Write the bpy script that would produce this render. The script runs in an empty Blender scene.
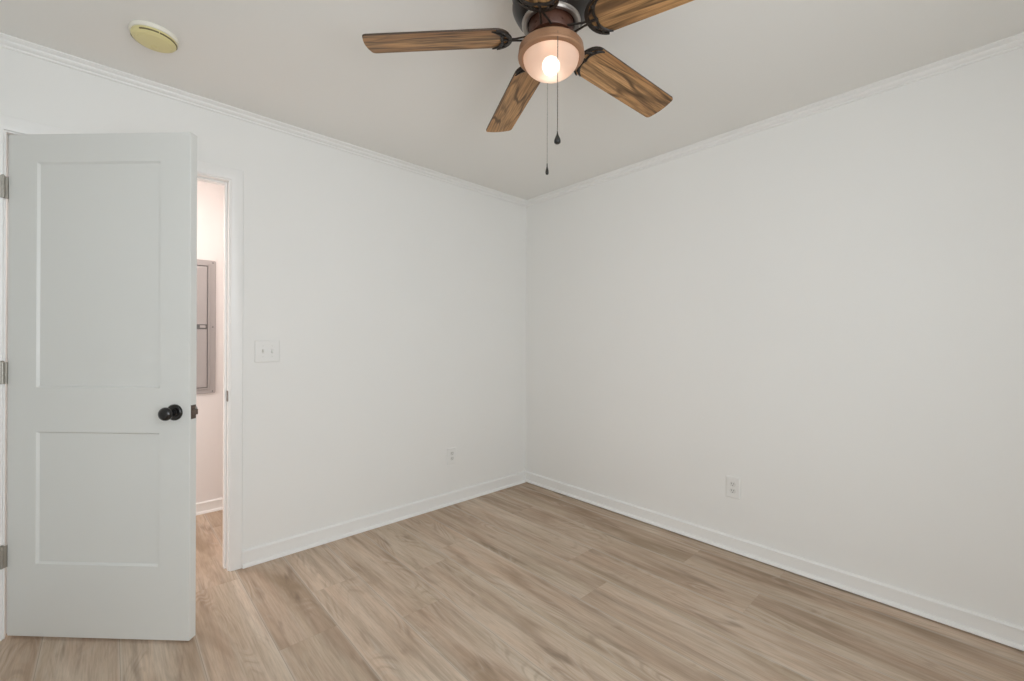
import bpy, bmesh, math, random
from mathutils import Vector, Matrix

C = bpy.context.scene.collection
SC = bpy.context.scene
R = math.radians
PI = math.pi

# ------------------------------------------------------------------ camera
CAM_H = 1.2145
cd = bpy.data.cameras.new('camera')
cam = bpy.data.objects.new('camera', cd)
C.objects.link(cam)
cd.sensor_fit = 'HORIZONTAL'
cd.sensor_width = 36.0
cd.lens = 432.55 / 1024.0 * 36.0
cd.shift_y = 1.7 / 1024.0
cd.clip_start = 0.02
YAW = 42.865
cam.location = (0, 0, CAM_H)
cam.rotation_mode = 'QUATERNION'
cam.rotation_quaternion = (Matrix.Rotation(R(-YAW), 3, 'Z') @ Matrix.Rotation(R(90), 3, 'X')
                           @ Matrix.Rotation(R(0.22), 3, 'Z')).to_quaternion()
SC.camera = cam

# ------------------------------------------------------------------ colour management
vs = SC.view_settings
SC.display_settings.display_device = 'sRGB'
vs.view_transform = 'Standard'
vs.look = 'None'
vs.exposure = 0.0
vs.gamma = 1.0
vs.use_curve_mapping = False
SC.cycles.use_denoising = True
SC.cycles.max_bounces = 14
SC.cycles.diffuse_bounces = 10
SC.cycles.sample_clamp_indirect = 6.0

# ------------------------------------------------------------------ world (overcast daylight outside)
world = bpy.data.worlds.new('world')
SC.world = world
world.use_nodes = True
bg = world.node_tree.nodes['Background']
bg.inputs['Color'].default_value = (0.86, 0.93, 1.0, 1)
bg.inputs['Strength'].default_value = 1.0

# room dimensions
WX, WY = 2.665, 2.691          # right wall plane, doorway wall plane
SX, BY = -0.56, -0.80          # walls behind the camera
H = 2.44
WT = 0.115
HY = 3.725                     # far hallway wall
HX0, HX1 = -1.10, 1.70
JX0, JX1 = -0.313, 0.456       # doorway clear opening
JZ = 2.062


def area(name, loc, rot, sx, sy, power, color):
    l = bpy.data.lights.new(name, 'AREA')
    l.shape = 'RECTANGLE'
    l.size, l.size_y = sx, sy
    l.energy = power
    l.color = color
    o = bpy.data.objects.new(name, l)
    C.objects.link(o)
    o.location = loc
    o.rotation_euler = rot
    return o


# daylight falling through the window behind the camera
W1 = (-0.42, 1.02, 0.74, 2.10)      # window in the back wall: x0, x1, z0, z1
area('daylight', ((W1[0] + W1[1]) / 2, BY - 0.095, (W1[2] + W1[3]) / 2), (R(90), 0, 0),
     W1[1] - W1[0] - 0.06, W1[3] - W1[2] - 0.06, 43, (0.900, 0.957, 1.0))
# warm hallway ceiling light, and an added fill light at the closed hallway end
area('hallway_light', (0.235, 2.95, 2.39), (0, 0, 0), 0.16, 0.16, 9.0, (1.0, 0.86, 0.80))
area('hallway_fill', (HX0 + 0.02, 3.27, 1.15), (R(90), 0, R(-90)), 0.76, 1.9, 11.5, (1.0, 0.94, 0.92))


# ------------------------------------------------------------------ materials
def mat(name, col, rough=0.5, metal=0.0, spec=0.5, coat=0.0):
    m = bpy.data.materials.new(name)
    m.use_nodes = True
    b = m.node_tree.nodes['Principled BSDF']
    b.inputs['Base Color'].default_value = (*col, 1)
    b.inputs['Roughness'].default_value = rough
    b.inputs['Metallic'].default_value = metal
    b.inputs['Specular IOR Level'].default_value = spec
    b.inputs['Coat Weight'].default_value = coat
    b.inputs['Coat Roughness'].default_value = 0.15
    return m


class NT:
    """small helper round a node tree"""
    def __init__(self, m):
        self.t = m.node_tree
        self.n = self.t.nodes
        self.b = self.n['Principled BSDF']

    def link(self, a, b):
        self.t.links.new(a, b)

    def put(self, sock, v):
        if isinstance(v, (int, float)):
            sock.default_value = v
        elif isinstance(v, tuple):
            sock.default_value = v
        else:
            self.link(v, sock)

    def math(self, op, a, b=0.0, c=0.0):
        n = self.n.new('ShaderNodeMath')
        n.operation = op
        self.put(n.inputs[0], a)
        self.put(n.inputs[1], b)
        self.put(n.inputs[2], c)
        return n.outputs[0]

    def comb(self, x, y, z):
        n = self.n.new('ShaderNodeCombineXYZ')
        for i, v in enumerate((x, y, z)):
            self.put(n.inputs[i], v)
        return n.outputs[0]

    def noise(self, vec, scale, detail=3.0, rough=0.55, dist=0.0):
        n = self.n.new('ShaderNodeTexNoise')
        self.link(vec, n.inputs['Vector'])
        n.inputs['Scale'].default_value = scale
        n.inputs['Detail'].default_value = detail
        n.inputs['Roughness'].default_value = rough
        n.inputs['Distortion'].default_value = dist
        return n.outputs['Fac']

    def white(self, vec):
        n = self.n.new('ShaderNodeTexWhiteNoise')
        n.noise_dimensions = '3D'
        self.link(vec, n.inputs['Vector'])
        return n.outputs['Value'], n.outputs['Color']

    def ramp(self, fac, stops):
        n = self.n.new('ShaderNodeValToRGB')
        e = n.color_ramp.elements
        while len(e) < len(stops):
            e.new(0.5)
        for i, (p, c) in enumerate(stops):
            e[i].position = p
            e[i].color = (*c, 1) if len(c) == 3 else c
        self.put(n.inputs['Fac'], fac)
        return n.outputs['Color']

    def mix(self, fac, a, b, mode='MIX'):
        n = self.n.new('ShaderNodeMix')
        n.data_type = 'RGBA'
        n.blend_type = mode
        self.put(n.inputs[0], fac)
        self.put(n.inputs[6], a)
        self.put(n.inputs[7], b)
        return n.outputs[2]

    def rng(self, v, a, b, c=0.0, d=1.0):
        n = self.n.new('ShaderNodeMapRange')
        self.put(n.inputs[0], v)
        for i, q in enumerate((a, b, c, d)):
            n.inputs[i + 1].default_value = q
        return n.outputs[0]

    def bump(self, h, strength, dist):
        n = self.n.new('ShaderNodeBump')
        self.link(h, n.inputs['Height'])
        n.inputs['Strength'].default_value = strength
        n.inputs['Distance'].default_value = dist
        self.link(n.outputs[0], self.b.inputs['Normal'])

    def coords(self, kind='Object'):
        tc = self.n.new('ShaderNodeTexCoord')
        sp = self.n.new('ShaderNodeSeparateXYZ')
        self.link(tc.outputs[kind], sp.inputs[0])
        return tc.outputs[kind], sp.outputs[0], sp.outputs[1], sp.outputs[2]


def paint(name, col, rough, spec=0.35, bump=0.03, scale=160):
    m = mat(name, col, rough, spec=spec)
    k = NT(m)
    v, x, y, z = k.coords('Object')
    nf = k.noise(v, scale, 3)
    k.bump(nf, bump, 0.002)
    soft = k.noise(v, 1.3, 2)
    c = k.mix(k.rng(soft, 0.3, 0.7), (*[q * 0.985 for q in col], 1), (*col, 1))
    k.link(c, k.b.inputs['Base Color'])
    return m


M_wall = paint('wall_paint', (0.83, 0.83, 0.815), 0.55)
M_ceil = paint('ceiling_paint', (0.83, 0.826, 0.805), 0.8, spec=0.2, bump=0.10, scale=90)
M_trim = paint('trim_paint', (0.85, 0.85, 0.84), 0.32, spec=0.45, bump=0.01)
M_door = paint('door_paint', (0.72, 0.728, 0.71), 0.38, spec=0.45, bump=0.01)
M_hall = paint('hall_paint', (0.82, 0.79, 0.78), 0.6)
M_plate = mat('plate_plastic', (0.80, 0.80, 0.785), 0.35)
M_toggle = mat('toggle_plastic', (0.72, 0.72, 0.70), 0.3)
M_slot = mat('slot_dark', (0.20, 0.20, 0.19), 0.6)
M_nickel = mat('brushed_nickel', (0.40, 0.38, 0.34), 0.42, metal=0.85)
M_black = mat('black_metal', (0.012, 0.011, 0.011), 0.22, metal=0.3, coat=0.4)
M_oldbrass = mat('worn_bronze', (0.16, 0.12, 0.10), 0.35, metal=0.8)
M_panel = mat('grey_enamel', (0.40, 0.375, 0.37), 0.42)
M_panel_dark = mat('grey_enamel_dark', (0.12, 0.12, 0.12), 0.45)
M_panel_gap = mat('grey_enamel_shadow_gap', (0.19, 0.18, 0.175), 0.5)
M_bronze = mat('dark_bronze', (0.016, 0.012, 0.010), 0.34, metal=0.2, spec=0.4, coat=0.12)
M_iron = mat('blackened_iron', (0.018, 0.013, 0.010), 0.42, spec=0.35)
M_ring_reflection = mat('ring_reflection', (0.42, 0.39, 0.36), 0.30, metal=0.85)  # pale reflection on the bronze housing, put into the base colour
M_lamplit_bronze = mat('lamplit_bronze', (0.36, 0.200, 0.115), 0.42, metal=0.4)  # bronze with the lamp's warm light mixed into its colour
M_rust = mat('copper_brown', (0.070, 0.024, 0.012), 0.5, metal=0.2)
M_chain = mat('chain_bronze', (0.10, 0.085, 0.07), 0.4, metal=0.6)
M_pend = mat('pendant_black', (0.012, 0.012, 0.011), 0.35)
M_blade_edge = mat('stained_blade_edge', (0.055, 0.032, 0.018), 0.5)
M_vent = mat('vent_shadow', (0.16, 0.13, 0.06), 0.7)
M_ivory = mat('yellowed_plastic', (0.72, 0.65, 0.34), 0.45)
M_base_white = mat('smoke_base_plastic', (0.80, 0.78, 0.70), 0.45)
M_frame = mat('vinyl_white', (0.82, 0.82, 0.82), 0.35)


SEED = 10.5  # picked so planks by the right wall come out darker, imitating light falloff


def floor_material():
    m = mat('oak_vinyl_plank', (0.4, 0.34, 0.27), 0.6, spec=0.16)
    k = NT(m)
    v, x, y, z = k.coords('Object')
    W, L = 0.2286, 1.52
    u = k.math('DIVIDE', k.math('SUBTRACT', x, 0.487 - 0.2286 * 40), W)
    iu = k.math('FLOOR', u)
    fu = k.math('SUBTRACT', u, iu)
    r1, _ = k.white(k.comb(iu, 3.7, 1.1))
    w = k.math('ADD', k.math('DIVIDE', y, L), k.math('ADD', k.math('MULTIPLY', r1, 7.0), 0.37))
    iw = k.math('FLOOR', w)
    fw = k.math('SUBTRACT', w, iw)
    pv, pc = k.white(k.comb(iu, iw, 5.3))
    pv2, _ = k.white(k.comb(iu, iw, 11.9))
    falloff_tone, _ = k.white(k.comb(iu, k.math('FLOOR', k.math('DIVIDE', iw, 3.0)), SEED))  # random plank tone, seeded to stand in for light fading rightwards
    off = k.math('MULTIPLY', pv, 60.0)
    # broad colour drift along the plank
    g1 = k.noise(k.comb(k.math('ADD', k.math('MULTIPLY', x, 7.0), off), k.math('ADD', k.math('MULTIPLY', y, 1.15), off), off),
                 1.0, 3.0, 0.55, 0.6)
    # streaks
    g2 = k.noise(k.comb(k.math('ADD', k.math('MULTIPLY', x, 26.0), off), k.math('ADD', k.math('MULTIPLY', y, 1.15), off), off),
                 1.0, 5.0, 0.60, 0.35)
    # fine pores
    g3 = k.noise(k.comb(k.math('MULTIPLY', x, 190.0), k.math('MULTIPLY', y, 9.0), off), 1.0, 3.0, 0.6, 0.3)
    g4 = k.noise(k.comb(k.math('ADD', k.math('MULTIPLY', x, 70.0), off), k.math('MULTIPLY', y, 14.0), off), 1.0, 4.0, 0.65, 0.5)
    # cathedral figure: distorted rings
    d = k.noise(k.comb(k.math('ADD', k.math('MULTIPLY', x, 4.0), off), k.math('ADD', k.math('MULTIPLY', y, 0.9), off), off),
                1.0, 2.0, 0.5, 0.4)
    ring = k.math('SINE', k.math('MULTIPLY', d, 140.0))
    base = k.ramp(k.rng(g1, 0.28, 0.72), [(0.0, (0.348, 0.262, 0.184)), (0.30, (0.470, 0.363, 0.271)),
                                          (0.55, (0.555, 0.443, 0.343)), (0.78, (0.586, 0.482, 0.380)), (1.0, (0.665, 0.565, 0.460))])
    hue = k.noise(k.comb(k.math('ADD', k.math('MULTIPLY', x, 9.0), off), k.math('ADD', k.math('MULTIPLY', y, 1.3), off), 7.7), 1.0, 2.0, 0.5, 0.5)
    base = k.mix(1.0, base, k.ramp(k.rng(hue, 0.3, 0.7), [(0.0, (1.03, 0.99, 0.985)), (0.5, (1.0, 1.0, 1.02)), (1.0, (0.98, 1.0, 1.0))]), 'MULTIPLY')
    tint = k.mix(k.rng(pv2, 0.0, 1.0), (0.96, 0.95, 0.94, 1), (1.04, 1.045, 1.04, 1))
    c = k.mix(1.0, base, tint, 'MULTIPLY')
    c = k.mix(1.0, c, k.mix(falloff_tone, (0.90, 0.875, 0.85, 1), (1.04, 1.04, 1.04, 1)), 'MULTIPLY')
    c = k.mix(k.rng(g2, 0.52, 0.34, 0.0, 0.40), c, (0.26, 0.195, 0.138, 1))
    c = k.mix(k.rng(g2, 0.58, 0.72, 0.0, 0.22), c, (0.66, 0.60, 0.52, 1))
    msk = k.noise(k.comb(k.math('ADD', k.math('MULTIPLY', x, 10.0), off), k.math('ADD', k.math('MULTIPLY', y, 2.6), off), off), 1.0, 3.0, 0.55, 0.4)
    c = k.mix(k.math('MULTIPLY', k.rng(ring, 0.45, 1.0), k.rng(msk, 0.48, 0.64, 0.0, 0.32)), c, (0.26, 0.195, 0.14, 1))
    c = k.mix(k.math('MULTIPLY', k.rng(ring, -0.45, -1.0), k.rng(msk, 0.48, 0.64, 0.0, 0.25)), c, (0.62, 0.56, 0.49, 1))
    c = k.mix(k.math('MULTIPLY', k.rng(g3, 0.58, 0.38), 0.20), c, (0.22, 0.17, 0.125, 1))
    c = k.mix(k.math('MULTIPLY', k.rng(g4, 0.60, 0.72), 0.14), c, (0.62, 0.56, 0.49, 1))
    # knots / dark flecks
    kn = k.noise(k.comb(k.math('ADD', k.math('MULTIPLY', x, 15.0), off), k.math('ADD', k.math('MULTIPLY', y, 2.3), off), off),
                 1.0, 3.0, 0.55, 0.5)
    c = k.mix(k.rng(kn, 0.60, 0.74, 0.0, 0.62), c, (0.19, 0.14, 0.10, 1))
    # joints: a fine dark groove with a paler eased edge
    du = k.math('MULTIPLY', k.math('MINIMUM', fu, k.math('SUBTRACT', 1.0, fu)), W)
    dw = k.math('MULTIPLY', k.math('MINIMUM', fw, k.math('SUBTRACT', 1.0, fw)), L)
    dj = k.math('MINIMUM', du, dw)
    c = k.mix(k.rng(du, 0.0095, 0.002, 0.0, 0.36), c, (0.62, 0.57, 0.50, 1))
    c = k.mix(k.math('MAXIMUM', k.rng(du, 0.0016, 0.0006, 0.0, 0.42), k.rng(dw, 0.0016, 0.0006, 0.0, 0.12)), c, (0.17, 0.13, 0.10, 1))
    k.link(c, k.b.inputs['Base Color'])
    hgt = k.math('ADD', k.math('MULTIPLY', g3, 0.25), k.rng(dj, 0.0, 0.002))
    k.bump(hgt, 0.12, 0.0015)
    k.link(k.rng(g2, 0.3, 0.7, 0.66, 0.54), k.b.inputs['Roughness'])
    return m


def blade_material():
    m = mat('rustic_blade_wood', (0.3, 0.17, 0.08), 0.45, spec=0.35)
    k = NT(m)
    v, x, y, z = k.coords('Object')
    oi = k.n.new('ShaderNodeObjectInfo')
    off = k.math('MULTIPLY', oi.outputs['Random'], 40.0)
    vec = k.comb(k.math('ADD', k.math('MULTIPLY', x, 1.5), off), k.math('ADD', k.math('MULTIPLY', y, 9.0), off), off)
    a = k.noise(vec, 1.0, 2.0, 0.5, 0.5)
    ring = k.math('SINE', k.math('MULTIPLY', a, 62.0))
    msk = k.noise(k.comb(k.math('ADD', k.math('MULTIPLY', x, 5.0), off), k.math('MULTIPLY', y, 22.0), off), 1.0, 2.0, 0.5, 0.0)
    b = k.noise(k.comb(k.math('ADD', k.math('MULTIPLY', x, 7.0), off), k.math('MULTIPLY', y, 150.0), off), 1.0, 4.0, 0.65, 0.3)
    d = k.noise(k.comb(k.math('ADD', k.math('MULTIPLY', x, 2.2), off), k.math('MULTIPLY', y, 34.0), off), 1.0, 3.0, 0.6, 0.6)
    c = k.ramp(k.rng(a, 0.3, 0.7), [(0.0, (0.33, 0.165, 0.068)), (0.5, (0.52, 0.29, 0.125)), (1.0, (0.66, 0.40, 0.195))])
    c = k.mix(k.math('MULTIPLY', k.rng(ring, 0.25, 1.0), k.rng(msk, 0.40, 0.58, 0.10, 0.85)), c, (0.060, 0.032, 0.015, 1))
    c = k.mix(k.rng(d, 0.50, 0.36, 0.0, 0.75), c, (0.075, 0.040, 0.020, 1))
    c = k.mix(k.math('MULTIPLY', k.rng(b, 0.56, 0.38), 0.55), c, (0.085, 0.045, 0.020, 1))
    k.link(c, k.b.inputs['Base Color'])
    return m


def glass_bowl_material():
    """frosted lamp bowl: scatters and passes the bulb's light"""
    m = bpy.data.materials.new('frosted_bowl_glass')
    m.use_nodes = True
    t = m.node_tree
    t.nodes.remove(t.nodes['Principled BSDF'])
    out = t.nodes['Material Output']
    tr = t.nodes.new('ShaderNodeBsdfTranslucent')
    tr.inputs['Color'].default_value = (0.92, 0.77, 0.67, 1)
    df = t.nodes.new('ShaderNodeBsdfDiffuse')
    df.inputs['Color'].default_value = (0.80, 0.70, 0.62, 1)
    rf = t.nodes.new('ShaderNodeBsdfRefraction')
    rf.inputs['Color'].default_value = (1.0, 0.93, 0.88, 1)
    rf.inputs['IOR'].default_value = 1.06
    rf.inputs['Roughness'].default_value = 0.32
    m1 = t.nodes.new('ShaderNodeMixShader')
    m1.inputs[0].default_value = 0.45
    t.links.new(tr.outputs[0], m1.inputs[1])
    t.links.new(df.outputs[0], m1.inputs[2])
    m2 = t.nodes.new('ShaderNodeMixShader')
    m2.inputs[0].default_value = 0.35
    t.links.new(m1.outputs[0], m2.inputs[1])
    t.links.new(rf.outputs[0], m2.inputs[2])
    t.links.new(m2.outputs[0], out.inputs['Surface'])
    return m


def emit_material(name, col, strength):
    m = bpy.data.materials.new(name)
    m.use_nodes = True
    t = m.node_tree
    t.nodes.remove(t.nodes['Principled BSDF'])
    e = t.nodes.new('ShaderNodeEmission')
    e.inputs['Color'].default_value = (*col, 1)
    e.inputs['Strength'].default_value = strength
    t.links.new(e.outputs[0], t.nodes['Material Output'].inputs['Surface'])
    return m


def pane_material():
    m = bpy.data.materials.new('window_pane_glass')
    m.use_nodes = True
    t = m.node_tree
    t.nodes.remove(t.nodes['Principled BSDF'])
    tp = t.nodes.new('ShaderNodeBsdfTransparent')
    gl = t.nodes.new('ShaderNodeBsdfGlossy')
    gl.inputs['Roughness'].default_value = 0.02
    mx = t.nodes.new('ShaderNodeMixShader')
    mx.inputs[0].default_value = 0.05
    t.links.new(tp.outputs[0], mx.inputs[1])
    t.links.new(gl.outputs[0], mx.inputs[2])
    t.links.new(mx.outputs[0], t.nodes['Material Output'].inputs['Surface'])
    return m


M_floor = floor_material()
M_blade = blade_material()
M_glass = glass_bowl_material()
M_bulb = emit_material('bulb_glow', (1.0, 0.90, 0.80), 8.0)
M_pane = pane_material()


# ------------------------------------------------------------------ mesh helpers
def box(bm, x0, x1, y0, y1, z0, z1):
    vs_ = [bm.verts.new((x, y, z)) for z in (z0, z1) for y in (y0, y1) for x in (x0, x1)]
    for f in ((0, 2, 3, 1), (4, 5, 7, 6), (0, 1, 5, 4), (2, 6, 7, 3), (0, 4, 6, 2), (1, 3, 7, 5)):
        bm.faces.new([vs_[i] for i in f])


def prism(bm, pts, z0, z1, M=None):
    """extrude a closed 2-D outline (ccw) between two heights"""
    a = [bm.verts.new((p[0], p[1], z0)) for p in pts]
    b = [bm.verts.new((p[0], p[1], z1)) for p in pts]
    n = len(pts)
    bm.faces.new(list(reversed(a)))
    bm.faces.new(b)
    for i in range(n):
        j = (i + 1) % n
        bm.faces.new((a[i], a[j], b[j], b[i]))
    if M:
        for q in a + b:
            q.co = M @ q.co


def lathe(bm, prof, seg=48, M=None, close=False):
    """revolve (r, z) pairs about z"""
    rings = []
    for r, z in prof:
        if r < 1e-6:
            rings.append([bm.verts.new((0, 0, z))])
        else:
            rings.append([bm.verts.new((r * math.cos(2 * PI * i / seg), r * math.sin(2 * PI * i / seg), z)) for i in range(seg)])
    pairs = list(zip(rings[:-1], rings[1:]))
    if close:
        pairs.append((rings[-1], rings[0]))
    for a, b in pairs:
        for i in range(seg):
            j = (i + 1) % seg
            if len(a) == 1 and len(b) == 1:
                continue
            if len(a) == 1:
                bm.faces.new((a[0], b[j], b[i]))
            elif len(b) == 1:
                bm.faces.new((a[i], a[j], b[0]))
            else:
                bm.faces.new((a[i], a[j], b[j], b[i]))
    if M:
        for rg in rings:
            for q in rg:
                q.co = M @ q.co


def tube(bm, pts, rad, seg=8, flat=1.0):
    """a round bar along points; rad is a number or one per point; flat squashes it in z"""
    pts = [Vector(p) for p in pts]
    n = len(pts)
    rad = [rad] * n if isinstance(rad, (int, float)) else rad
    rings = []
    for i, p in enumerate(pts):
        d = (pts[min(i + 1, n - 1)] - pts[max(i - 1, 0)]).normalized()
        up = Vector((0, 0, 1)) if abs(d.z) < 0.9 else Vector((1, 0, 0))
        a = d.cross(up).normalized()
        b = a.cross(d).normalized()
        rings.append([bm.verts.new(p + (a * math.cos(2 * PI * k / seg) + b * math.sin(2 * PI * k / seg) * flat) * rad[i]) for k in range(seg)])
    for a, b in zip(rings[:-1], rings[1:]):
        for k in range(seg):
            j = (k + 1) % seg
            bm.faces.new((a[k], a[j], b[j], b[k]))
    bm.faces.new(list(reversed(rings[0])))
    bm.faces.new(rings[-1])


def obj(name, bm, material, parent=None, smooth=None, bevel=0.0, seg=2):
    bmesh.ops.recalc_face_normals(bm, faces=bm.faces[:])
    me = bpy.data.meshes.new(name)
    bm.to_mesh(me)
    bm.free()
    me.materials.append(material)
    o = bpy.data.objects.new(name, me)
    C.objects.link(o)
    if smooth is not None:
        me.shade_smooth()
        e = me.attributes.get('sharp_edge') or me.attributes.new('sharp_edge', 'BOOLEAN', 'EDGE')
        b2 = bmesh.new()
        b2.from_mesh(me)
        b2.edges.ensure_lookup_table()
        flags = [(len(x.link_faces) == 2 and x.calc_face_angle(0.0) > R(smooth)) for x in b2.edges]
        b2.free()
        e.data.foreach_set('value', flags)
    if bevel:
        md = o.modifiers.new('bevel', 'BEVEL')
        md.width = bevel
        md.segments = seg
        md.limit_method = 'ANGLE'
        md.angle_limit = R(40)
    if parent:
        o.parent = parent
    return o


def tag(o, label, cat, kind=None, group=None):
    o['label'] = label
    o['category'] = cat
    if kind:
        o['kind'] = kind
    if group:
        o['group'] = group
    return o


def empty(name, loc, rz=0.0):
    o = bpy.data.objects.new(name, None)
    o.empty_display_size = 0.1
    C.objects.link(o)
    o.location = loc
    o.rotation_euler = (0, 0, rz)
    return o


# ------------------------------------------------------------------ room shell
bm = bmesh.new()
box(bm, SX - WT, WX + WT, BY - WT, WY + 0.02, -0.12, 0.0)
box(bm, HX0 - WT, WX + WT, WY + 0.02, HY + WT, -0.12, 0.0)
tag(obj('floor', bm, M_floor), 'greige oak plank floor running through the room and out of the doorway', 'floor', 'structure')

bm = bmesh.new()
box(bm, HX0 - WT, WX + WT, BY - WT, HY + WT, H, H + 0.1)
tag(obj('ceiling', bm, M_ceil), 'flat off white ceiling carrying the fan and the smoke alarm', 'ceiling', 'structure')

JT = 0.019     # jamb board
bm = bmesh.new()
box(bm, HX0 - WT, JX0 - JT, WY, WY + WT, 0, H)
box(bm, JX1 + JT, WX + WT, WY, WY + WT, 0, H)
box(bm, JX0 - JT, JX1 + JT, WY, WY + WT, JZ + JT, H)
tag(obj('wall_left', bm, M_wall), 'white painted wall with the doorway, switch plate and one outlet', 'wall', 'structure')

bm = bmesh.new()
box(bm, WX, WX + WT, BY - WT, WY, 0, H)
tag(obj('wall_right', bm, M_wall), 'plain white wall right of the corner with one low outlet', 'wall', 'structure')


def wall_with_window(name, axis, c0, c1, a0, a1, win, label):
    bm = bmesh.new()

    def put(u0, u1, z0, z1):
        if axis == 'x':
            box(bm, u0, u1, c0, c1, z0, z1)
        else:
            box(bm, c0, c1, u0, u1, z0, z1)
    put(a0, win[0], 0, H)
    put(win[1], a1, 0, H)
    put(win[0], win[1], 0, win[2])
    put(win[0], win[1], win[3], H)
    tag(obj(name, bm, M_wall), label, 'wall', 'structure')


wall_with_window('wall_back', 'x', BY - WT, BY, SX - WT, WX, W1, 'white wall behind the camera holding a wide window')
bm = bmesh.new()
box(bm, SX - WT, SX, BY, WY, 0, H)
tag(obj('wall_side', bm, M_wall), 'plain white wall left of the camera', 'wall', 'structure')


def window(name, axis, c, win, label):
    """frame, meeting rail and one pane; c is the plane through the middle of the wall"""
    w = win[1] - win[0]
    root = empty(name, ((win[0] + win[1]) / 2, c, win[2]) if axis == 'x' else (c, (win[0] + win[1]) / 2, win[2]),
                 0 if axis == 'x' else R(90))
    h = win[3] - win[2]
    f = 0.045
    bm = bmesh.new()
    box(bm, -w / 2, -w / 2 + f, -0.03, 0.03, 0, h)
    box(bm, w / 2 - f, w / 2, -0.03, 0.03, 0, h)
    box(bm, -w / 2 + f, w / 2 - f, -0.03, 0.03, 0, f)
    box(bm, -w / 2 + f, w / 2 - f, -0.03, 0.03, h - f, h)
    box(bm, -w / 2 + f, w / 2 - f, -0.02, 0.02, h / 2 - 0.02, h / 2 + 0.02)
    obj('window_frame', bm, M_frame, root, bevel=0.003)
    for z0, z1 in ((f, h / 2 - 0.02), (h / 2 + 0.02, h - f)):
        bm = bmesh.new()
        box(bm, -w / 2 + f, w / 2 - f, -0.002, 0.002, z0, z1)
        obj('pane', bm, M_pane, root)
    tag(root, label, 'window', 'structure')


window('window_1', 'x', BY - WT / 2, W1, 'wide white framed window in the wall behind the camera')

# hallway beyond the door
bm = bmesh.new()
box(bm, HX0 - WT, HX1 + WT, HY, HY + WT, 0, H)
tag(obj('wall_hall', bm, M_hall), 'pale hallway wall seen through the doorway, behind the grey panel', 'wall', 'structure')
bm = bmesh.new()
box(bm, HX0 - WT, HX0, WY + WT, HY, 0, H)
tag(obj('wall_hall_end', bm, M_hall), 'end wall of the hallway hidden behind the open door', 'wall', 'structure')
bm = bmesh.new()
box(bm, HX1, HX1 + WT, WY + WT, HY, 0, H)
tag(obj('wall_hall_far', bm, M_hall), 'far end wall of the hallway hidden behind the switch wall', 'wall', 'structure')


# ------------------------------------------------------------------ mouldings
def moulding(name, prof, s0, s1, place, mitre0, mitre1, label, material=None, cat='trim'):
    """prof: closed (d, z) outline, d = distance off the wall; place(s, d, z) -> point"""
    bm = bmesh.new()
    a = [bm.verts.new(place(s0 + (d if mitre0 else 0), d, z)) for d, z in prof]
    b = [bm.verts.new(place(s1 - (d if mitre1 else 0), d, z)) for d, z in prof]
    n = len(prof)
    bm.faces.new(a)
    bm.faces.new(list(reversed(b)))
    for i in range(n):
        j = (i + 1) % n
        bm.faces.new((a[i], b[i], b[j], a[j]))
    return tag(obj(name, bm, material or M_trim, smooth=32), label, cat, 'structure')


def base_profile(z0=0.0):
    p = [(0.0, z0), (0.027, z0)]
    for i in range(1, 6):                       # quarter round shoe
        t = PI / 2 * i / 5
        p.append((0.0135 + 0.0135 * math.cos(t), z0 + 0.004 + 0.014 * math.sin(t)))
    p += [(0.0135, 0.076), (0.0155, 0.0775), (0.0155, 0.082), (0.012, 0.0865), (0.006, 0.0895), (0.0, 0.090)]
    return p


CROWN = [(0.0, H), (0.0, H - 0.040), (0.006, H - 0.040), (0.0085, H - 0.036), (0.0085, H - 0.031), (0.013, H - 0.0285),
         (0.020, H - 0.024), (0.0235, H - 0.018), (0.0235, H - 0.0145), (0.029, H - 0.012), (0.036, H - 0.008), (0.0405, H - 0.0045),
         (0.0405, H)]

onL = lambda s, d, z: (s, WY - d, z)
onR = lambda s, d, z: (WX - d, s, z)
onB = lambda s, d, z: (s, BY + d, z)
onS = lambda s, d, z: (SX + d, s, z)
onH = lambda s, d, z: (s, HY - d, z)
CW = 0.057
CX0, CX1 = JX0 - 0.006, JX1 + 0.007     # inner edges of the casing

moulding('baseboard_left', base_profile(), CX1 + CW, WX, onL, False, True, 'white baseboard with shoe moulding under the switch wall', cat='baseboard')
moulding('baseboard_right', base_profile(0.006), BY, WX + (WY - WX), onR, True, True, 'white baseboard with shoe moulding along the right wall', cat='baseboard')
moulding('baseboard_back', base_profile(), SX, WX, onB, True, True, 'white baseboard along the wall behind the camera', cat='baseboard')
moulding('baseboard_side', base_profile(), BY, WY - 0.02, onS, True, False, 'white baseboard along the wall left of the camera', cat='baseboard')
moulding('baseboard_hall', [(d, z * 0.89) for d, z in base_profile()], HX0, HX1, onH, False, False, 'white hallway baseboard glimpsed through the doorway', cat='baseboard')
moulding('trim_1', CROWN, SX, WX, onL, True, True, 'narrow white crown moulding above the doorway wall', cat='crown moulding')
moulding('trim_2', CROWN, BY, WY, onR, True, True, 'narrow white crown moulding above the right wall', cat='crown moulding')
moulding('trim_3', CROWN, SX, WX, onB, True, True, 'narrow white crown moulding on the wall behind the camera', cat='crown moulding')
moulding('trim_4', CROWN, BY, WY, onS, True, True, 'narrow white crown moulding on the wall left of the camera', cat='crown moulding')

# door casing (three mitred boards as one surround) on the room side
bm = bmesh.new()
ZT = JZ + 0.006
CP = [(0.0, 0.0), (0.0, 0.009), (0.004, 0.0115), (0.012, 0.0115), (0.016, 0.013), (CW - 0.008, 0.0155), (CW - 0.002, 0.0145), (CW, 0.011), (CW, 0.0)]


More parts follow.
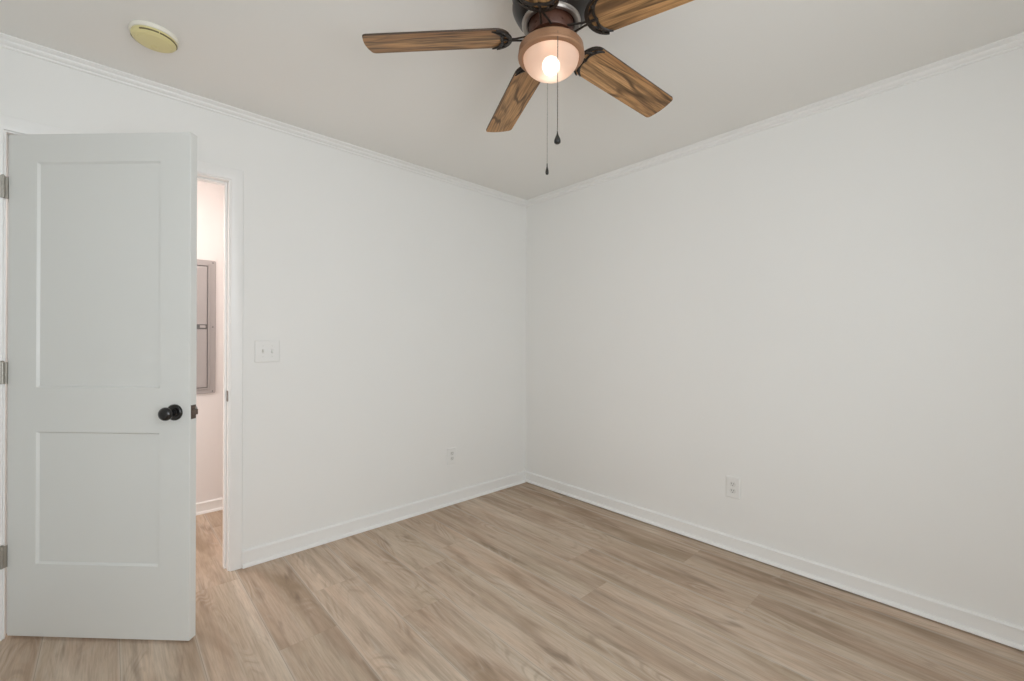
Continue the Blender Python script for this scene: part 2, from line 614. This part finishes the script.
def casing_ring(y0, sgn):
    cols = []
    for w, d in CP:
        y = y0 + sgn * d
        cols.append([bm.verts.new((CX0 - w, y, 0.0)), bm.verts.new((CX0 - w, y, ZT + w)),
                     bm.verts.new((CX1 + w, y, ZT + w)), bm.verts.new((CX1 + w, y, 0.0))])
    n = len(cols)
    for i in range(n):
        j = (i + 1) % n
        for q in range(3):
            bm.faces.new((cols[i][q], cols[i][q + 1], cols[j][q + 1], cols[j][q]))
    bm.faces.new([c[0] for c in cols])
    bm.faces.new([c[3] for c in cols])


casing_ring(WY, -1)
tag(obj('trim_5', bm, M_trim, smooth=35), 'white casing boards framing the doorway', 'door casing', 'structure')

# jamb lining with stops
jamb = empty('trim_6', ((JX0 + JX1) / 2, WY, 0))
tag(jamb, 'white jamb lining inside the doorway, with a bronze strike plate', 'door jamb', 'structure')
jx = (JX0 + JX1) / 2
bm = bmesh.new()
hw = (JX1 - JX0) / 2
box(bm, -hw - JT, -hw, 0, WT, 0, JZ + JT)
box(bm, hw, hw + JT, 0, WT, 0, JZ + JT)
box(bm, -hw, hw, 0, WT, JZ, JZ + JT)
obj('jamb_board', bm, M_trim, jamb)
bm = bmesh.new()
box(bm, -hw, -hw + 0.011, 0.038, 0.073, 0, JZ)
box(bm, hw - 0.011, hw, 0.038, 0.073, 0, JZ)
box(bm, -hw + 0.011, hw - 0.011, 0.038, 0.073, JZ - 0.011, JZ)
obj('door_stop', bm, M_trim, jamb, bevel=0.0025)
bm = bmesh.new()
prism(bm, [(0.004, 0.895), (0.033, 0.895), (0.034, 0.897), (0.034, 0.949), (0.033, 0.951), (0.004, 0.951), (-0.001, 0.944), (-0.001, 0.902)],
      0, 0.0022, Matrix(((0, 0, -1, hw), (1, 0, 0, 0), (0, 1, 0, 0), (0, 0, 0, 1))))
sp = obj('strike_plate', bm, M_oldbrass, jamb)
sp['label'] = 'bronze strike plate'
bm = bmesh.new()
box(bm, hw - 0.0026, hw - 0.0012, 0.010, 0.024, 0.909, 0.937)
obj('strike_hole', bm, M_slot, sp)

# ------------------------------------------------------------------ door leaf, half open
door = empty('door_1', (-0.306, 2.686, 0.0), R(-44.9))
tag(door, 'white two panel door standing half open on the left', 'door', 'structure')
DW, DT, Z0, Z1 = 0.762, 0.035, 0.012, 2.052
XB = (0.120, 0.636)
ZB = ((0.307, 0.844), (1.023, 1.938))
SK, SD = 0.007, 0.008
bm = bmesh.new()
xs = [0.0, XB[0], XB[1], DW]
zs = [Z0, ZB[0][0], ZB[0][1], ZB[1][0], ZB[1][1], Z1]
for y in (0.0, DT):
    s = 1 if y == 0 else -1
    g = {(i, k): bm.verts.new((xs[i], y, zs[k])) for i in range(4) for k in range(6)}
    for i in range(3):
        for k in range(5):
            if i == 1 and k in (1, 3):
                o4 = [g[(i, k)], g[(i + 1, k)], g[(i + 1, k + 1)], g[(i, k + 1)]]
                n4 = [bm.verts.new((q.co.x + dx * SK, y + s * SD, q.co.z + dz * SK))
                      for q, dx, dz in zip(o4, (1, -1, -1, 1), (1, 1, -1, -1))]
                for a in range(4):
                    b = (a + 1) % 4
                    bm.faces.new((o4[a], o4[b], n4[b], n4[a]))
                continue
            bm.faces.new((g[(i, k)], g[(i + 1, k)], g[(i + 1, k + 1)], g[(i, k + 1)]))
bmesh.ops.remove_doubles(bm, verts=bm.verts[:], dist=1e-6)
be = [e for e in bm.edges if len(e.link_faces) == 1 and all(
    (abs(v.co.x) < 1e-6 or abs(v.co.x - DW) < 1e-6 or abs(v.co.z - Z0) < 1e-6 or abs(v.co.z - Z1) < 1e-6) for v in e.verts)]
front = [e for e in be if all(abs(v.co.y) < 1e-6 for v in e.verts)]
look = {(round(v.co.x, 5), round(v.co.z, 5)): v for v in bm.verts if abs(v.co.y - DT) < 1e-6}
for e in front:
    a, b = e.verts
    bm.faces.new((a, b, look[(round(b.co.x, 5), round(b.co.z, 5))], look[(round(a.co.x, 5), round(a.co.z, 5))]))
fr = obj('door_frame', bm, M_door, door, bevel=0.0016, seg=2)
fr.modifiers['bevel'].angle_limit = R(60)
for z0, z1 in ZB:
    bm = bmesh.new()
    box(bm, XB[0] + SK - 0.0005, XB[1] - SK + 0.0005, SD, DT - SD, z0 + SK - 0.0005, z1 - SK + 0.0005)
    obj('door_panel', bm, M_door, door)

KX, KZ = DW - 0.062, 0.928


def knob(sgn):
    """rose on the face, stem and ball knob; sgn -1 = room side"""
    M = Matrix.Translation((KX, 0.0 if sgn < 0 else DT, KZ)) @ Matrix.Rotation(R(90) * (1 if sgn < 0 else -1), 4, 'X')
    bm = bmesh.new()
    lathe(bm, [(0, 0), (0.0325, 0), (0.0325, 0.004), (0.031, 0.007), (0.0275, 0.0095), (0.018, 0.0105), (0.0165, 0.013), (0.012, 0.014), (0, 0.014)], 40, M)
    rose = obj('door_knob', bm, M_black, door, smooth=40)
    rose['label'] = 'glossy black knob'
    bm = bmesh.new()
    prof = [(0.0105, 0.010), (0.010, 0.020), (0.0115, 0.026), (0.018, 0.030)]
    for i in range(0, 13):
        t = -0.62 + (PI / 2 + 0.62) * i / 12
        prof.append((0.0265 * math.cos(t), 0.0455 + 0.0175 * math.sin(t)))
    prof[-1] = (0.0, prof[-1][1])
    lathe(bm, prof, 40, M)
    obj('ball', bm, M_black, rose, smooth=50)


knob(-1)
knob(1)
bm = bmesh.new()
prism(bm, [(0.005, KZ - 0.028), (0.030, KZ - 0.028), (0.030, KZ + 0.028), (0.005, KZ + 0.028)], 0, 0.0015,
      Matrix(((0, 0, 1, DW), (1, 0, 0, 0), (0, 1, 0, 0), (0, 0, 0, 1))))
lp = obj('latch_plate', bm, M_oldbrass, door, bevel=0.0006)
lp['label'] = 'bronze latch plate'
bm = bmesh.new()
prism(bm, [(0.0, 0.008), (0.012, 0.012), (0.012, 0.027), (0.0, 0.027)], KZ - 0.011, KZ + 0.011, Matrix.Translation((DW + 0.001, 0, 0)))
obj('latch_bolt', bm, M_oldbrass, lp, bevel=0.0008)
for hz in (1.834, 1.082, 0.336):
    PV = Vector((-0.0060, -0.0140, 0))
    bm = bmesh.new()
    for q in range(5):
        a = hz - 0.0445 + q * 0.0178
        lathe(bm, [(0, a + 0.0004), (0.0062, a + 0.0004), (0.0068, a + 0.001), (0.0068, a + 0.0168), (0.0062, a + 0.0174), (0, a + 0.0174)], 20, Matrix.Translation(PV))
    lathe(bm, [(0, hz + 0.0445), (0.0052, hz + 0.0445), (0.0058, hz + 0.047), (0.003, hz + 0.050), (0, hz + 0.0505)], 20, Matrix.Translation(PV))
    hg = obj('hinge', bm, M_nickel, door, smooth=40)
    hg['label'] = 'brushed nickel hinge'
    bm = bmesh.new()        # leaf on the door: across from the knuckle and along the door's edge
    prism(bm, [(PV.x, PV.y - 0.002), (0.0, -0.0026), (0.0, -0.0004), (PV.x, PV.y + 0.001)], hz - 0.0445, hz + 0.0445)
    box(bm, -0.0020, -0.0002, -0.0010, 0.031, hz - 0.0445, hz + 0.0445)
    obj('hinge_leaf', bm, M_nickel, hg)
    bm = bmesh.new()        # leaf on the jamb side
    J = Matrix.Translation(PV) @ Matrix.Rotation(R(44.9), 4, 'Z')
    box(bm, -0.0135, 0.001, -0.0058, -0.0038, hz - 0.0445, hz + 0.0445)
    bmesh.ops.transform(bm, matrix=J, verts=bm.verts[:])
    obj('hinge_leaf', bm, M_nickel, hg)


# ------------------------------------------------------------------ electrical panel in the hallway
PX1, PX0, PZ0, PZ1 = 0.552, 0.552 - 0.39, 0.842, 1.787
pw, ph = PX1 - PX0, PZ1 - PZ0
ep = empty('breaker_box', ((PX0 + PX1) / 2, HY, PZ0))
tag(ep, 'grey metal breaker box recessed in the pale hallway wall, seen through the doorway', 'breaker box')


def rrect(w, h, r, z0=0.0, n=4):
    pts = []
    for cx, cz, a0 in ((w / 2 - r, z0 + r, -90), (w / 2 - r, z0 + h - r, 0), (-w / 2 + r, z0 + h - r, 90), (-w / 2 + r, z0 + r, 180)):
        for i in range(n + 1):
            a = R(a0 + 90 * i / n)
            pts.append((cx + r * math.cos(a), cz + r * math.sin(a)))
    return pts


FACE_Y = Matrix(((1, 0, 0, 0), (0, 0, -1, 0), (0, 1, 0, 0), (0, 0, 0, 1)))   # outline (x, z), extruded toward -y
bm = bmesh.new()
prism(bm, rrect(pw, ph, 0.012), 0.0, 0.012, FACE_Y)
obj('cover', bm, M_panel, ep, bevel=0.003)
bm = bmesh.new()                         # raised bead round the door opening
o_ = rrect(pw - 0.072, ph - 0.060, 0.008, 0.030)
i_ = rrect(pw - 0.092, ph - 0.080, 0.006, 0.040)
prism_o = [bm.verts.new(FACE_Y @ Vector((p[0], p[1], 0.0115))) for p in o_]
top_o = [bm.verts.new(FACE_Y @ Vector((p[0] * 0.985, (p[1] - ph / 2) * 0.994 + ph / 2, 0.019))) for p in o_]
top_i = [bm.verts.new(FACE_Y @ Vector((p[0], p[1], 0.019))) for p in i_]
bot_i = [bm.verts.new(FACE_Y @ Vector((p[0], p[1], 0.0115))) for p in i_]
for A, B in ((prism_o, top_o), (top_o, top_i), (top_i, bot_i)):
    for i in range(len(A)):
        j = (i + 1) % len(A)
        bm.faces.new((A[i], A[j], B[j], B[i]))
obj('door_surround', bm, M_panel, ep, smooth=30)
bm = bmesh.new()
prism(bm, rrect(pw - 0.090, ph - 0.078, 0.005, 0.039), 0.0112, 0.0124, FACE_Y)
obj('door_gap_shade', bm, M_panel_gap, ep)  # dark plate painting the shadow line in the groove round the door
bm = bmesh.new()
prism(bm, rrect(pw - 0.105, ph - 0.093, 0.005, 0.0465), 0.0118, 0.0165, FACE_Y)
pd = obj('panel_door', bm, M_panel, ep, bevel=0.002)
bm = bmesh.new()
hz = 1.315 - PZ0
prism(bm, [(0.070, hz - 0.017), (0.141, hz - 0.017), (0.141, hz + 0.017), (0.070, hz + 0.017)], 0.016, 0.021, FACE_Y)
lt = obj('latch', bm, M_panel_dark, pd, bevel=0.002)
lt['label'] = 'dark sliding latch'
bm = bmesh.new()
prism(bm, [(0.100, hz - 0.009), (0.134, hz - 0.009), (0.134, hz + 0.009), (0.100, hz + 0.009)], 0.021, 0.025, FACE_Y)
obj('latch_slider', bm, M_panel, lt, bevel=0.002)
for sz in (0.016, ph - 0.016, ph / 2):
    bm = bmesh.new()
    lathe(bm, [(0.0045, 0), (0.0045, 0.001), (0.003, 0.0022), (0, 0.0025)], 16,
          Matrix.Translation((pw / 2 - 0.018, -0.012, sz)) @ Matrix.Rotation(R(90), 4, 'X'))
    obj('screw', bm, M_panel_dark, ep, smooth=40)


# ------------------------------------------------------------------ switch plate and outlets
def plate_mesh(w, h, t=0.0062):
    bm = bmesh.new()
    a = [bm.verts.new(FACE_Y @ Vector((p[0], p[1] - h / 2, 0))) for p in rrect(w, h, 0.004)]
    b = [bm.verts.new(FACE_Y @ Vector((p[0], p[1] - h / 2, t * 0.5))) for p in rrect(w, h, 0.004)]
    c = [bm.verts.new(FACE_Y @ Vector((p[0] * (w - 0.010) / w, (p[1] - h / 2) * (h - 0.010) / h, t))) for p in rrect(w, h, 0.004)]
    bm.faces.new(list(reversed(a)))
    bm.faces.new(c)
    for A, B in ((a, b), (b, c)):
        for i in range(len(A)):
            j = (i + 1) % len(A)
            bm.faces.new((A[i], A[j], B[j], B[i]))
    return bm


sw = empty('light_switch', (0.640, WY, 1.159))
tag(sw, 'white two toggle light switch plate beside the doorway', 'light switch')
obj('face_plate', plate_mesh(0.127, 0.124), M_plate, sw)
for i, x in enumerate((-0.023, 0.023)):
    bm = bmesh.new()
    box(bm, x - 0.0055, x + 0.0055, -0.0072, -0.0055, -0.0125, 0.0125)
    fr_ = obj('toggle_collar', bm, M_toggle, sw, bevel=0.0006)
    bm = bmesh.new()
    up = 1 if i == 0 else -1
    v8 = []
    for (y, hx, hzz, zc) in ((-0.006, 0.0042, 0.0085, 0.0), (-0.019, 0.0034, 0.0042, 0.0085 * up)):
        v8.append([bm.verts.new((x + sx * hx, y, zc + sz * hzz)) for sx, sz in ((-1, -1), (1, -1), (1, 1), (-1, 1))])
    for q in range(4):
        j = (q + 1) % 4
        bm.faces.new((v8[0][q], v8[0][j], v8[1][j], v8[1][q]))
    bm.faces.new(v8[1])
    bm.faces.new(list(reversed(v8[0])))
    obj('toggle', bm, M_toggle, sw, bevel=0.001)
    for z in (-0.030, 0.030):
        bm = bmesh.new()
        lathe(bm, [(0.0033, 0), (0.0033, 0.0006), (0.002, 0.0012), (0, 0.0013)], 14, Matrix.Translation((x, -0.0060, z)) @ Matrix.Rotation(R(90), 4, 'X'))
        obj('screw', bm, M_toggle, sw, smooth=40)


def make_outlet():
    root = empty('electrical_outlet', (0, 0, 0))
    obj('face_plate', plate_mesh(0.080, 0.124), M_plate, root)
    for zc in (0.0195, -0.0195):
        bm = bmesh.new()
        pts = []
        for i in range(28):
            a = 2 * PI * i / 28
            pts.append((0.0172 * math.cos(a), zc + max(-0.0135, min(0.0135, 0.0172 * math.sin(a)))))
        prism(bm, pts, 0.0058, 0.0078, FACE_Y)
        rc = obj('receptacle', bm, M_toggle, root, bevel=0.0006)
        for x, hh in ((-0.0062, 0.0048), (0.0062, 0.0040)):
            bm = bmesh.new()
            box(bm, x - 0.0013, x + 0.0013, -0.0081, -0.0070, zc + 0.0035 - hh, zc + 0.0035 + hh)
            obj('slot', bm, M_slot, rc)
        bm = bmesh.new()
        lathe(bm, [(0.0026, 0), (0.0026, 0.0011), (0, 0.0011)], 14, Matrix.Translation((0, -0.0070, zc - 0.0078)) @ Matrix.Rotation(R(90), 4, 'X'))
        obj('ground_hole', bm, M_slot, rc)
    bm = bmesh.new()
    lathe(bm, [(0.003, 0), (0.003, 0.0006), (0.002, 0.0012), (0, 0.0013)], 14, Matrix.Translation((0, -0.0060, 0)) @ Matrix.Rotation(R(90), 4, 'X'))
    obj('screw', bm, M_toggle, root, smooth=40)
    return root


def copy_tree(o, parent=None):
    c = o.copy()
    C.objects.link(c)
    if parent:
        c.parent = parent
    for ch in list(o.children):
        copy_tree(ch, c)
    return c


out1 = make_outlet()
out2 = copy_tree(out1)
out1.location = (1.882, WY, 0.359)
out2.location = (WX, 0.970, 0.373)
out2.rotation_euler = (0, 0, R(-90))
tag(out1, 'white duplex outlet low on the doorway wall, left of the corner', 'outlet', group='wall outlets')
tag(out2, 'white duplex outlet low on the right wall', 'outlet', group='wall outlets')

# ------------------------------------------------------------------ smoke detector
sd = empty('smoke_detector', (0.125, 2.243, H), R(40))
tag(sd, 'round yellowed smoke alarm on the ceiling above the door', 'smoke detector')
bm = bmesh.new()
lathe(bm, [(0, 0), (0.077, 0), (0.078, -0.003), (0.078, -0.013), (0.0765, -0.016), (0, -0.016)], 56)
b_ = obj('base_ring', bm, M_base_white, sd, smooth=35)
b_['label'] = 'cream base ring'
bm = bmesh.new()
lathe(bm, [(0, -0.0155), (0.072, -0.0155), (0.0725, -0.019), (0.0715, -0.026), (0.067, -0.0315), (0.058, -0.0345), (0.0565, -0.0335), (0.054, -0.0335),
           (0.0525, -0.0355), (0.030, -0.0385), (0.0, -0.0395)], 56)
cv = obj('cover', bm, M_ivory, sd, smooth=35)
cv['label'] = 'yellowed round cover'
bm = bmesh.new()
lathe(bm, [(0.011, -0.036), (0.011, -0.0405), (0.0095, -0.0415), (0.0, -0.0415)], 24, Matrix.Translation((0.018, 0.02, 0)))
obj('test_button', bm, M_ivory, cv, smooth=35)
for a0, a1 in ((188, 238), (240, 290), (292, 325), (20, 48), (60, 82), (96, 130)):
    # long curved sounder and smoke inlets round the shoulder of the cover
    bm = bmesh.new()
    n = 8
    lo, hi = [], []
    for i in range(n + 1):
        a = R(a0 + (a1 - a0) * i / n)
        lo.append([bm.verts.new((r_ * math.cos(a), r_ * math.sin(a), z_)) for r_, z_ in ((0.0705, -0.0285), (0.0730, -0.0265), (0.0730, -0.0235), (0.0705, -0.0235))])
    for i in range(n):
        for q in range(4):
            j = (q + 1) % 4
            bm.faces.new((lo[i][q], lo[i][j], lo[i + 1][j], lo[i + 1][q]))
    bm.faces.new(lo[0])
    bm.faces.new(list(reversed(lo[-1])))
    obj('vent_slot', bm, M_vent, cv)

# ------------------------------------------------------------------ ceiling fan
FX, FY = 1.088, 0.984
fan = empty('ceiling_fan', (FX, FY, H))
tag(fan, 'five blade wood and bronze ceiling fan with a lit bowl light', 'ceiling fan')

bm = bmesh.new()
lathe(bm, [(0, 0), (0.104, 0), (0.106, -0.006), (0.105, -0.014), (0.112, -0.024), (0.124, -0.036), (0.130, -0.047), (0.132, -0.054), (0.132, -0.062),
           (0.128, -0.0660), (0.128, -0.0880), (0.131, -0.0920), (0.131, -0.1000), (0.127, -0.1100), (0.117, -0.1280), (0.106, -0.1420), (0.100, -0.1480),
           (0.098, -0.1500), (0.0, -0.1500)], 64)
obj('motor_housing', bm, M_bronze, fan, smooth=30)
bm = bmesh.new()
lathe(bm, [(0.099, -0.1480), (0.0985, -0.1560), (0.094, -0.1610), (0.086, -0.1610), (0.080, -0.1580), (0.078, -0.1480)], 64, close=True)
rg = obj('housing_ring', bm, M_ring_reflection, fan, smooth=30)
rg['label'] = 'bronze ring with a pale reflection painted in'
bm = bmesh.new()
lathe(bm, [(0, -0.1480), (0.074, -0.1480), (0.075, -0.1600), (0.075, -0.1920), (0.072, -0.1970), (0.058, -0.1990), (0, -0.1990)], 48)
for i in range(10):
    a = 2 * PI * i / 10
    lathe(bm, [(0.004, 0.0), (0.004, 0.0025), (0.0, 0.003)], 10, Matrix.Rotation(a, 4, 'Z') @ Matrix.Translation((0.0745, 0, -0.180)) @ Matrix.Rotation(R(90), 4, 'Y'))
obj('motor_hub', bm, M_rust, fan, smooth=40)
bm = bmesh.new()
lathe(bm, [(0, -0.1960), (0.052, -0.1960), (0.052, -0.2240), (0.058, -0.2300), (0, -0.2300)], 48)
obj('switch_housing', bm, M_lamplit_bronze, fan, smooth=35)
bm = bmesh.new()
lathe(bm, [(0, -0.2260), (0.0618, -0.2260), (0.0968, -0.2300), (0.1051, -0.2335), (0.1087, -0.2380), (0.1097, -0.2460), (0.1097, -0.2570), (0.1118, -0.2600),
           (0.1118, -0.2650), (0.1092, -0.2680), (0.1030, -0.2700), (0.0973, -0.2715), (0.0953, -0.2700), (0.0953, -0.2520), (0.0876, -0.2460), (0, -0.2420)], 64)
fit_ = obj('light_fitter', bm, M_lamplit_bronze, fan, smooth=30)
fit_['label'] = 'bronze light ring coloured as lit by the lamp'
bm = bmesh.new()
prof = []
for i in range(15):
    t = PI / 2 * i / 14
    prof.append((0.0938 * math.cos(t), -0.266 - 0.064 * math.sin(t)))
prof[-1] = (0.0, prof[-1][1])
lathe(bm, prof, 64)
bowl = obj('glass_bowl', bm, M_glass, fit_, smooth=60)
bowl['label'] = 'frosted glass bowl'
bm = bmesh.new()
bprof = []
for i in range(11):
    t = R(75) - (R(75) + PI / 2) * i / 10
    bprof.append((0.0285 * math.cos(t), -0.290 + 0.0285 * math.sin(t)))
bprof[-1] = (0.0, bprof[-1][1])
lathe(bm, bprof, 32)
obj('bulb', bm, M_bulb, fit_, smooth=60)

# blades and their irons
BZ = -0.1900
DROOP, PITCH, PH0 = 3.2, 12.3, 137.7
BW, BR0, BR1 = 0.129, 0.138, 0.627


def blade_outline():
    pts = []
    # root: rounded with big radius
    h = BW / 2
    for i in range(13):
        a = R(270 - 180 * i / 12)
        pts.append((BR0 + 0.052 + 0.052 * math.cos(a), (h - 0.0) * math.sin(a) if abs(math.sin(a)) < 1 else h * math.sin(a)))
    r = 0.016
    for i in range(7):
        a = R(90 - 90 * i / 6)
        pts.append((BR1 - 0.006 - r + r * math.cos(a), h - r + r * math.sin(a)))
    for q in (0.6, 0.2, -0.2, -0.6):
        pts.append((BR1 - 0.006 + 0.006 * (1 - q * q) , q * (h - r)))
    for i in range(7):
        a = R(0 - 90 * i / 6)
        pts.append((BR1 - 0.006 - r + r * math.cos(a), -h + r + r * math.sin(a)))
    return pts


def make_blade():
    bm = bmesh.new()
    prism(bm, blade_outline(), -0.003, 0.003)
    b = obj('blade', bm, M_blade, fan)
    b.data.materials.append(M_blade_edge)
    for f in b.data.polygons:
        if abs(f.normal.z) < 0.5:
            f.material_index = 1
    return b


def make_iron():
    """pierced crescent plate under the blade root with a forked arm to the hub"""
    bm = bmesh.new()
    h = BW / 2 + 0.004
    out, inn = [], []
    n = 22
    for i in range(n + 1):
        t = i / n
        a = R(258 - 156 * t)
        s = math.sin(PI * t)
        ox, oy = BR0 + 0.060 + 0.066 * math.cos(a) * (1.0), h * math.sin(a) / math.sin(R(90))
        w = 0.004 + 0.009 * s
        out.append((ox, oy))
        ix, iy = BR0 + 0.060 + (0.066 - w) * math.cos(a), (h - w) * math.sin(a)
        inn.append((ix, iy))
    for z0, z1 in ((-0.0092, -0.0034),):
        va = [[bm.verts.new((p[0], p[1], z)) for p in out] for z in (z0, z1)]
        vb = [[bm.verts.new((p[0], p[1], z)) for p in inn] for z in (z0, z1)]
        for i in range(n):
            for A, B in ((va[0], vb[0]), (va[1], vb[1]), (va[0], va[1]), (vb[0], vb[1])):
                bm.faces.new((A[i], A[i + 1], B[i + 1], B[i]))
        for i in (0, n):
            bm.faces.new((va[0][i], va[1][i], vb[1][i], vb[0][i]))
    zc = -0.0068
    for s in (-1, 1):
        # inner scallop from crescent tip to a central point
        pts, rad = [], []
        P0, P1, P2, P3 = Vector((0.200, s * 0.061, zc)), Vector((0.172, s * 0.050, zc)), Vector((0.158, s * 0.026, zc)), Vector((0.168, 0.0, zc))
        for i in range(13):
            t = i / 12
            pts.append(P0 * (1 - t) ** 3 + P1 * 3 * t * (1 - t) ** 2 + P2 * 3 * t * t * (1 - t) + P3 * t ** 3)
            rad.append(0.0026 + 0.0032 * math.sin(PI * min(1, t * 1.2) * 0.8))
        tube(bm, pts, rad, 8, 0.8)
        # curl from the root to the scallop
        pts = []
        P0, P1, P2 = Vector((0.136, s * 0.016, zc)), Vector((0.146, s * 0.020, zc)), Vector((0.162, s * 0.034, zc))
        for i in range(9):
            t = i / 8
            pts.append(P0 * (1 - t) ** 2 + P1 * 2 * t * (1 - t) + P2 * t * t)
        tube(bm, pts, 0.0038, 8, 0.8)
        # forked arm to the hub, rising as it goes in
        tube(bm, [(0.140, s * 0.005, zc), (0.122, s * 0.006, zc + 0.000), (0.100, s * 0.011, zc + 0.001), (0.072, s * 0.016, zc + 0.003)],
             [0.0040, 0.0036, 0.0036, 0.0042], 10, 0.8)
    tube(bm, [(0.134, 0, zc), (0.168, 0, zc)], [0.0050, 0.0040], 8, 0.8)
    for x, y in ((0.172, 0.046), (0.172, -0.046), (0.165, 0.0)):
        lathe(bm, [(0.0055, -0.0085), (0.0055, -0.0105), (0.004, -0.012), (0.0, -0.0124)], 12, Matrix.Translation((x, y, 0)))
    ir = obj('blade_bracket', bm, M_iron, fan, smooth=45)
    ir['label'] = 'dark bronze pierced bracket'
    return ir


blade0, iron0 = make_blade(), make_iron()
for i in range(5):
    bl = blade0 if i == 0 else blade0.copy()
    ir = iron0 if i == 0 else iron0.copy()
    if i:
        C.objects.link(bl)
        C.objects.link(ir)
        bl.parent = fan
        ir.parent = fan
    for o in (bl, ir):
        o.location = (0, 0, BZ)
        o.rotation_euler = (R(-PITCH), R(DROOP + (0.9 if i == 2 else 0.0)), R(PH0 - 72 * i))


def pull_chain(x, y, zt, zb, pr, plen, label, cr=0.0015):
    bm = bmesh.new()
    n = int((zt - zb) / 0.0045)
    prof = []
    for i in range(n):
        z = zt - i * 0.0045
        prof += [(0.4 * cr, z), (cr, z - 0.0011), (cr, z - 0.0026), (0.4 * cr, z - 0.0037)]
    lathe(bm, [(0, zt)] + prof + [(0, zb)], 8, Matrix.Translation((x, y, 0)))
    # short ferrule that holds the chain to the light ring
    a = math.atan2(y, x)
    tube(bm, [(0.100 * math.cos(a), 0.100 * math.sin(a), zt), (x, y, zt), (x, y, zt - 0.006)], 0.0022, 8)
    ch = obj('pull_chain', bm, M_chain, fan, smooth=50)
    bm = bmesh.new()
    pp = [(0, 0.004), (0.0018, 0.003), (0.002, -0.002), (0.30 * pr, -0.20 * plen), (0.62 * pr, -0.40 * plen), (0.90 * pr, -0.60 * plen),
          (pr, -0.74 * plen), (0.93 * pr, -0.88 * plen), (0.6 * pr, -0.97 * plen), (0, -plen)]
    lathe(bm, pp, 24, Matrix.Translation((x, y, zb)))
    pd_ = obj('pendant', bm, M_pend, ch, smooth=60)
    pd_['label'] = label
    return ch


pull_chain(-0.065, -0.087, 2.188 - H, 1.871 - H, 0.0105, 0.036, 'black teardrop pendant')
c2 = pull_chain(0.073, 0.083, 2.188 - H, 1.861 - H, 0.0062, 0.038, 'slim dark teardrop pendant', 0.0009)
